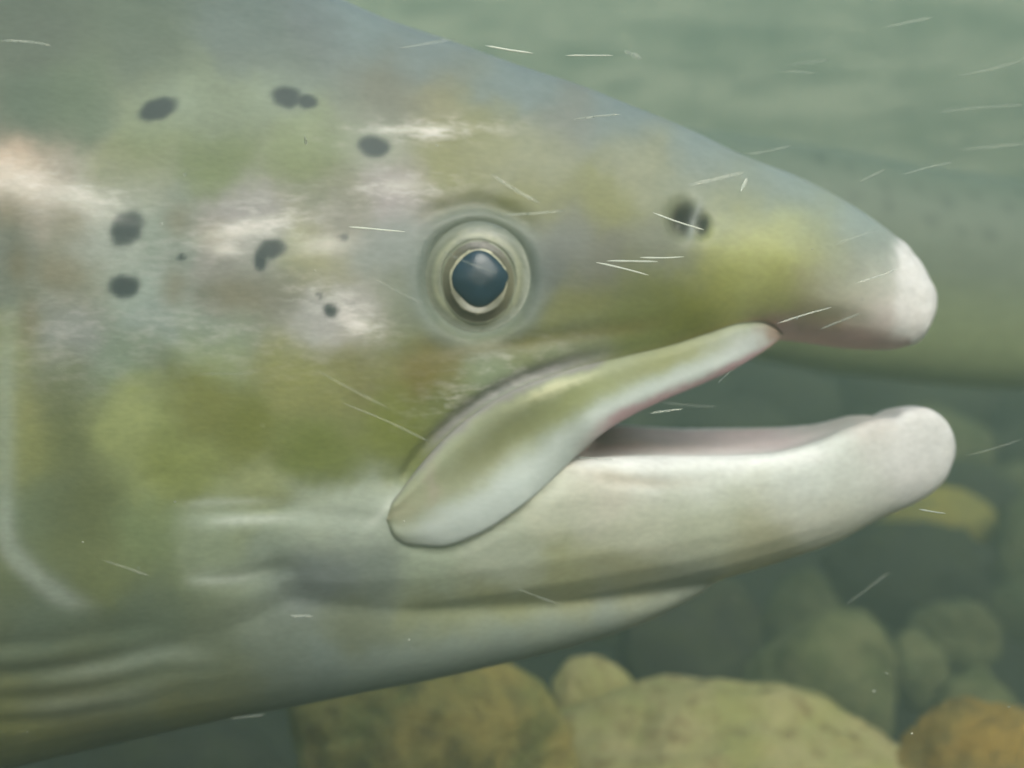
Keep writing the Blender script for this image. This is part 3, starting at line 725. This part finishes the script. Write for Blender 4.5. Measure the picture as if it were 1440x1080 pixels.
# ------------------------------------------------------------------ the second fish, behind
FD = 0.74
kf = S * FD / D
def fx(px): return (px - 720) * kf
def fz(py): return (540 - py) * kf
F_TOP = [(-700, 330), (-300, 240), (200, 150), (600, 150), (993, 186), (1193, 215), (1293, 234), (1440, 256), (1650, 300), (1850, 370), (1930, 420)]
F_BOT = [(-700, 400), (-300, 440), (200, 490), (600, 505), (993, 500), (1193, 528), (1440, 548), (1650, 545), (1850, 500), (1930, 450)]
F_WID = [(-700, 12), (-300, 50), (200, 90), (600, 105), (993, 105), (1440, 100), (1650, 85), (1850, 50), (1930, 10)]
rings = []
for px in np.linspace(-700, 1930, 150):
    t, b, wd = (float(crom(q, [px])[0]) for q in (F_TOP, F_BOT, F_WID))
    c, s_ = np.cos(th), np.sin(th); v_ = (1 - c) / 2
    rings.append([(fx(px), FD - D - wd * kf * a, fz(t + (b - t) * q)) for a, q in zip(np.sign(s_) * np.abs(s_) ** 0.85, v_)])
V, F = loft(rings)
fish2 = empty('trout', (0, 0, 0))
tag(fish2, 'pale green spotted fish passing behind the large salmon, half lost in the murk', 'fish')
bd = mesh_obj('body', V, F, M_SKIN2, fish2)
sb = bd.modifiers.new('sub', 'SUBSURF'); sb.levels = 1; sb.render_levels = 1
dg = bpy.context.evaluated_depsgraph_get(); me2 = bpy.data.meshes.new_from_object(bd.evaluated_get(dg), depsgraph=dg); bd.modifiers.clear(); bd.data = me2
c2 = np.empty(len(me2.vertices) * 3, np.float32); me2.vertices.foreach_get('co', c2); c2 = c2.reshape(-1, 3).astype(float)
u, v = 720 + c2[:, 0] / kf, 540 - c2[:, 2] / kf
tt, bb = crom(F_TOP, u), crom(F_BOT, u); fr = (v - tt) / np.maximum(bb - tt, 1)
alb = np.zeros((len(u), 3))
g = np.clip(fr, 0, 1)[:, None]
back, flankc, belly = np.array((0.13, 0.17, 0.13)), np.array((0.17, 0.20, 0.145)), np.array((0.42, 0.47, 0.22))
alb = np.where(g < 0.5, back + (flankc - back) * g * 2, flankc + (belly - flankc) * (g - 0.5) * 2)
r2 = random.Random(5)
for b in [(1140, 233), (1177, 245), (1223, 277), (1307, 297), (1225, 300), (1390, 302), (1320, 335), (1270, 270), (1360, 340), (1410, 280), (1280, 320), (1345, 285), (1440, 330), (1500, 300), (1560, 330), (1600, 370), (1180, 290)] + [(r2.uniform(-200, 1000), r2.uniform(220, 380)) for _ in range(40)]:
    over(blob(b[0], b[1], r2.uniform(4, 8), r2.uniform(4, 8), 0, 0.6), (0.03, 0.045, 0.04), 0.65)
colour_attr(me2, alb)
def fp2(l): return [(fx(a), fz(b)) for a, b in l]
fin('tail_fin', fp2([(-680, 320), (-900, 210), (-1010, 180), (-950, 370), (-1010, 560), (-900, 520), (-680, 410)]), FD - D, 0.004, fish2)
fin('dorsal_fin', fp2([(560, 160), (430, 20), (300, 10), (260, 160)]), FD - D, 0.003, fish2)
fin('anal_fin', fp2([(0, 460), (-80, 580), (-170, 580), (-180, 440)]), FD - D, 0.003, fish2)
for sgn in (1, -1):
    fin('pelvic_fin', [(0, 0.006), (-0.04, -0.004), (-0.05, -0.02), (-0.02, -0.016)], 0, 0.002, fish2, rot=(sgn * -0.6, 0, sgn * 0.2), at=(fx(450), FD - D - sgn * 0.02, fz(488)))
    e2 = dome('eye', [(28, -2), (26, 1.0), (20, 2.2), (10, 2.8)], M_EYE, lambda r, a: (0.02, 0.025, 0.03) if r < 15 else (0.4, 0.38, 0.25), nseg=24)
    e2.parent = fish2; e2.location = (fx(1780), FD - D - sgn * 66 * kf * 0.93, fz(400)); e2.rotation_euler = (0, 0, 0 if sgn > 0 else math.pi)

# ------------------------------------------------------------------ pale slivers, built in place of drifting particles' motion streaks
def particle_material(name, alpha):
    m, t, b = node_mat(name)
    n = t.nodes.new('ShaderNodeTexNoise'); n.inputs['Scale'].default_value = 260
    tc = t.nodes.new('ShaderNodeTexCoord'); t.links.new(tc.outputs['Object'], n.inputs['Vector'])
    r = t.nodes.new('ShaderNodeMapRange'); r.inputs['To Min'].default_value = alpha * 0.6; r.inputs['To Max'].default_value = min(1, alpha * 1.4)
    t.links.new(n.outputs[0], r.inputs['Value']); t.links.new(r.outputs[0], b.inputs['Alpha'])
    b.inputs['Base Color'].default_value = (0.78, 0.80, 0.70, 1); b.inputs['Roughness'].default_value = 0.6
    return m
M_SL = [particle_material('particle_faint', 0.07), particle_material('particle_thin', 0.30), particle_material('particle_bright', 0.85)]
STREAKS = [
 (682,64,750,75,2,2.2,'bright white sliver in open water above the salmon\'s forehead, the left one'),
 (795,78,862,78,2,1.7,'bright level sliver in open water above the forehead, right of the tilted one'),
 (878,72,902,82,1,3.5,'short stubby sliver at the right end of the row above the forehead'),
 (2,57,73,64,1,2.0,'pale sliver at the left edge near the top corner'),
 (490,319,570,326,2,1.8,'bright sliver lying level just left of the salmon\'s eye'),
 (692,246,760,286,1,2.2,'slanting sliver above and right of the eye'),
 (708,302,795,296,1,1.8,'thin sliver touching the upper right rim of the eye'),
 (853,367,925,368,2,1.9,'bright level sliver below the nostril, the longer of the pair'),
 (900,362,962,361,2,1.5,'bright fine sliver just below the nostril, uppermost of three'),
 (838,369,912,387,2,1.7,'sliver sloping down to the right below the nostril'),
 (918,299,990,323,2,1.8,'sliver crossing the nostril'),
 (967,261,1047,242,1,2.2,'pale sliver above the nostril pointing up to the right'),
 (1041,270,1051,250,1,4.0,'short fat sliver hanging near the brow line above the snout'),
 (808,168,873,161,1,2.2,'faint sliver close to the forehead outline'),
 (1208,256,1245,238,0,2.6,'faint sliver in the water above the snout tip'),
 (1093,455,1170,432,1,2.0,'sliver crossing the upper lip beside the end of the jaw bone'),
 (1153,463,1212,440,1,1.8,'sliver crossing the upper lip nearer to the white snout tip'),
 (1203,398,1262,378,1,1.8,'sliver lying on the snout against the white tip'),
 (1050,217,1115,204,0,2.6,'faint sliver in the water just over the brow outline'),
 (445,520,545,573,0,3.0,'long faint sliver over the olive cheek, the upper one'),
 (480,566,605,622,0,3.0,'long faint sliver over the olive cheek, ending at the jaw bone'),
 (528,393,600,430,0,2.8,'faint sliver at the lower left rim of the eye'),
 (620,352,700,384,0,2.4,'faint sliver crossing the pupil of the eye'),
 (725,827,787,850,0,2.6,'faint sliver under the jaw on the dark throat'),
 (810,643,862,646,1,1.3,'fine white sliver at the corner of the mouth'),
 (1292,716,1330,722,2,1.6,'bright little sliver in front of the yellow stone'),
 (1010,538,1027,522,1,1.8,'short curved sliver hanging below the jaw bone in the open mouth'),
 (915,581,960,575,1,1.8,'pale sliver inside the open mouth'),
 (930,565,1010,572,0,1.6,'faint sliver deep in the open mouth beside the tongue'),
 (1190,850,1250,805,0,2.6,'faint sliver rising over the dark hollow between the stones'),
 (1345,107,1440,84,0,3.2,'faint long sliver near the right edge, upper part of the water'),
 (1245,38,1312,24,0,3.2,'faint sliver near the top edge on the right'),
 (1108,92,1166,85,0,3.0,'faint sliver in the water well above the nostril'),
 (1320,157,1440,147,0,2.4,'faint level sliver by the right edge above the second fish'),
 (1350,210,1440,202,0,3.0,'faint sliver along the back of the second fish'),
 (1268,246,1340,228,0,2.6,'faint sliver over the spotted flank of the second fish'),
 (1100,100,1146,104,0,2.2,'tiny faint sliver under the one well above the nostril'),
 (145,788,210,810,0,2.8,'faint sliver near the lower rim of the gill cover'),
 (325,1010,372,1005,0,2.6,'faint sliver below the belly in the dark bottom left'),
 (408,866,440,866,1,1.8,'tiny sliver on the dark fold behind the jaw hinge'),
 (280,526,360,525,0,1.8,'faint level sliver on the upper cheek'),
 (428,190,431,203,1,4.0,'small white fleck between the upper black spots'),
 (1170,345,1235,322,0,1.8,'faint sliver over the top of the snout'),
 (560,68,640,55,0,3.2,'broad faint sliver over the back, left of the bright pair'),
 (1362,640,1436,618,0,2.2,'faint sliver in dark water right of the jaw tip'),
]
rs = random.Random(77)
for x0, y0, x1, y1, br, tk, lab in STREAKS:
    dist = rs.uniform(0.252, 0.272) if br == 2 or rs.random() < 0.3 else rs.uniform(0.215, 0.240)
    a, b = P(x0, y0, dist), P(x1, y1, dist + rs.uniform(-0.006, 0.006))
    ax = (b - a); ln = ax.length; q = ax.to_track_quat('X', 'Z')
    n_, m_ = 14, 8; r = []
    bend = rs.uniform(-0.02, 0.02) * ln
    rr = tk * S * dist / D
    for i in range(n_):
        t = i / (n_ - 1); e = max(0.12, (1 - abs(2 * t - 1) ** 4)) * (0.8 + 0.2 * math.sin(5 * t + tk))
        r.append([(t * ln, rr * 0.6 * e * math.cos(6.2832 * k / m_), rr * e * math.sin(6.2832 * k / m_) + bend * math.sin(math.pi * t)) for k in range(m_)])
    V, F = loft(r)
    o = mesh_obj('particle_streak', V, F, M_SL[br]); o.location = a; o.rotation_mode = 'QUATERNION'; o.rotation_quaternion = q
    tag(o, lab, 'streak', 'motion streaks of particles drifting in the water')

# fine silt hanging in the water
rs = random.Random(12); sv_, sf_ = [], []
for _ in range(170):
    d = rs.uniform(0.12, 0.7); c = P(rs.uniform(-60, 1500), rs.uniform(-60, 1140), d)
    if bvh.find_nearest(c)[3] < 0.004 or YC - 0.06 < c.y < YC + 0.06: continue
    r = rs.uniform(0.00010, 0.00026) * (0.4 + d * 2); k = len(sv_)
    sv_ += [c + Vector(q) * r for q in ((1.6, 0, 0), (-1.6, 0, 0), (0, 1, 0), (0, -1, 0), (0, 0, 1), (0, 0, -1))]
    sf_ += [(k + a, k + b_, k + c_) for a, b_, c_ in ((0, 2, 4), (2, 1, 4), (1, 3, 4), (3, 0, 4), (2, 0, 5), (1, 2, 5), (3, 1, 5), (0, 3, 5))]
tag(mesh_obj('suspended_silt', sv_, sf_, M_SL[1]), kind='stuff')

# ------------------------------------------------------------------ the water itself: murk in one closed box
hz, t, b = node_mat('water_haze')
t.nodes.remove(b)
pv = t.nodes.new('ShaderNodeVolumePrincipled')
pv.inputs['Color'].default_value = (0.225, 0.305, 0.25, 1); pv.inputs['Density'].default_value = 0.75
pv.inputs['Anisotropy'].default_value = 0.0
t.links.new(pv.outputs[0], t.nodes['Material Output'].inputs['Volume'])
x0, x1, y0, y1, z0, z1 = -4.2, 4.2, -2.6, 4.2, -1.25, 1.3
V = [(x, y, z) for z in (z0, z1) for y in (y0, y1) for x in (x0, x1)]
F = [(0, 2, 3, 1), (4, 5, 7, 6), (0, 1, 5, 4), (2, 6, 7, 3), (0, 4, 6, 2), (1, 3, 7, 5)]
tag(mesh_obj('haze', V, F, hz, smooth=False), kind='stuff')
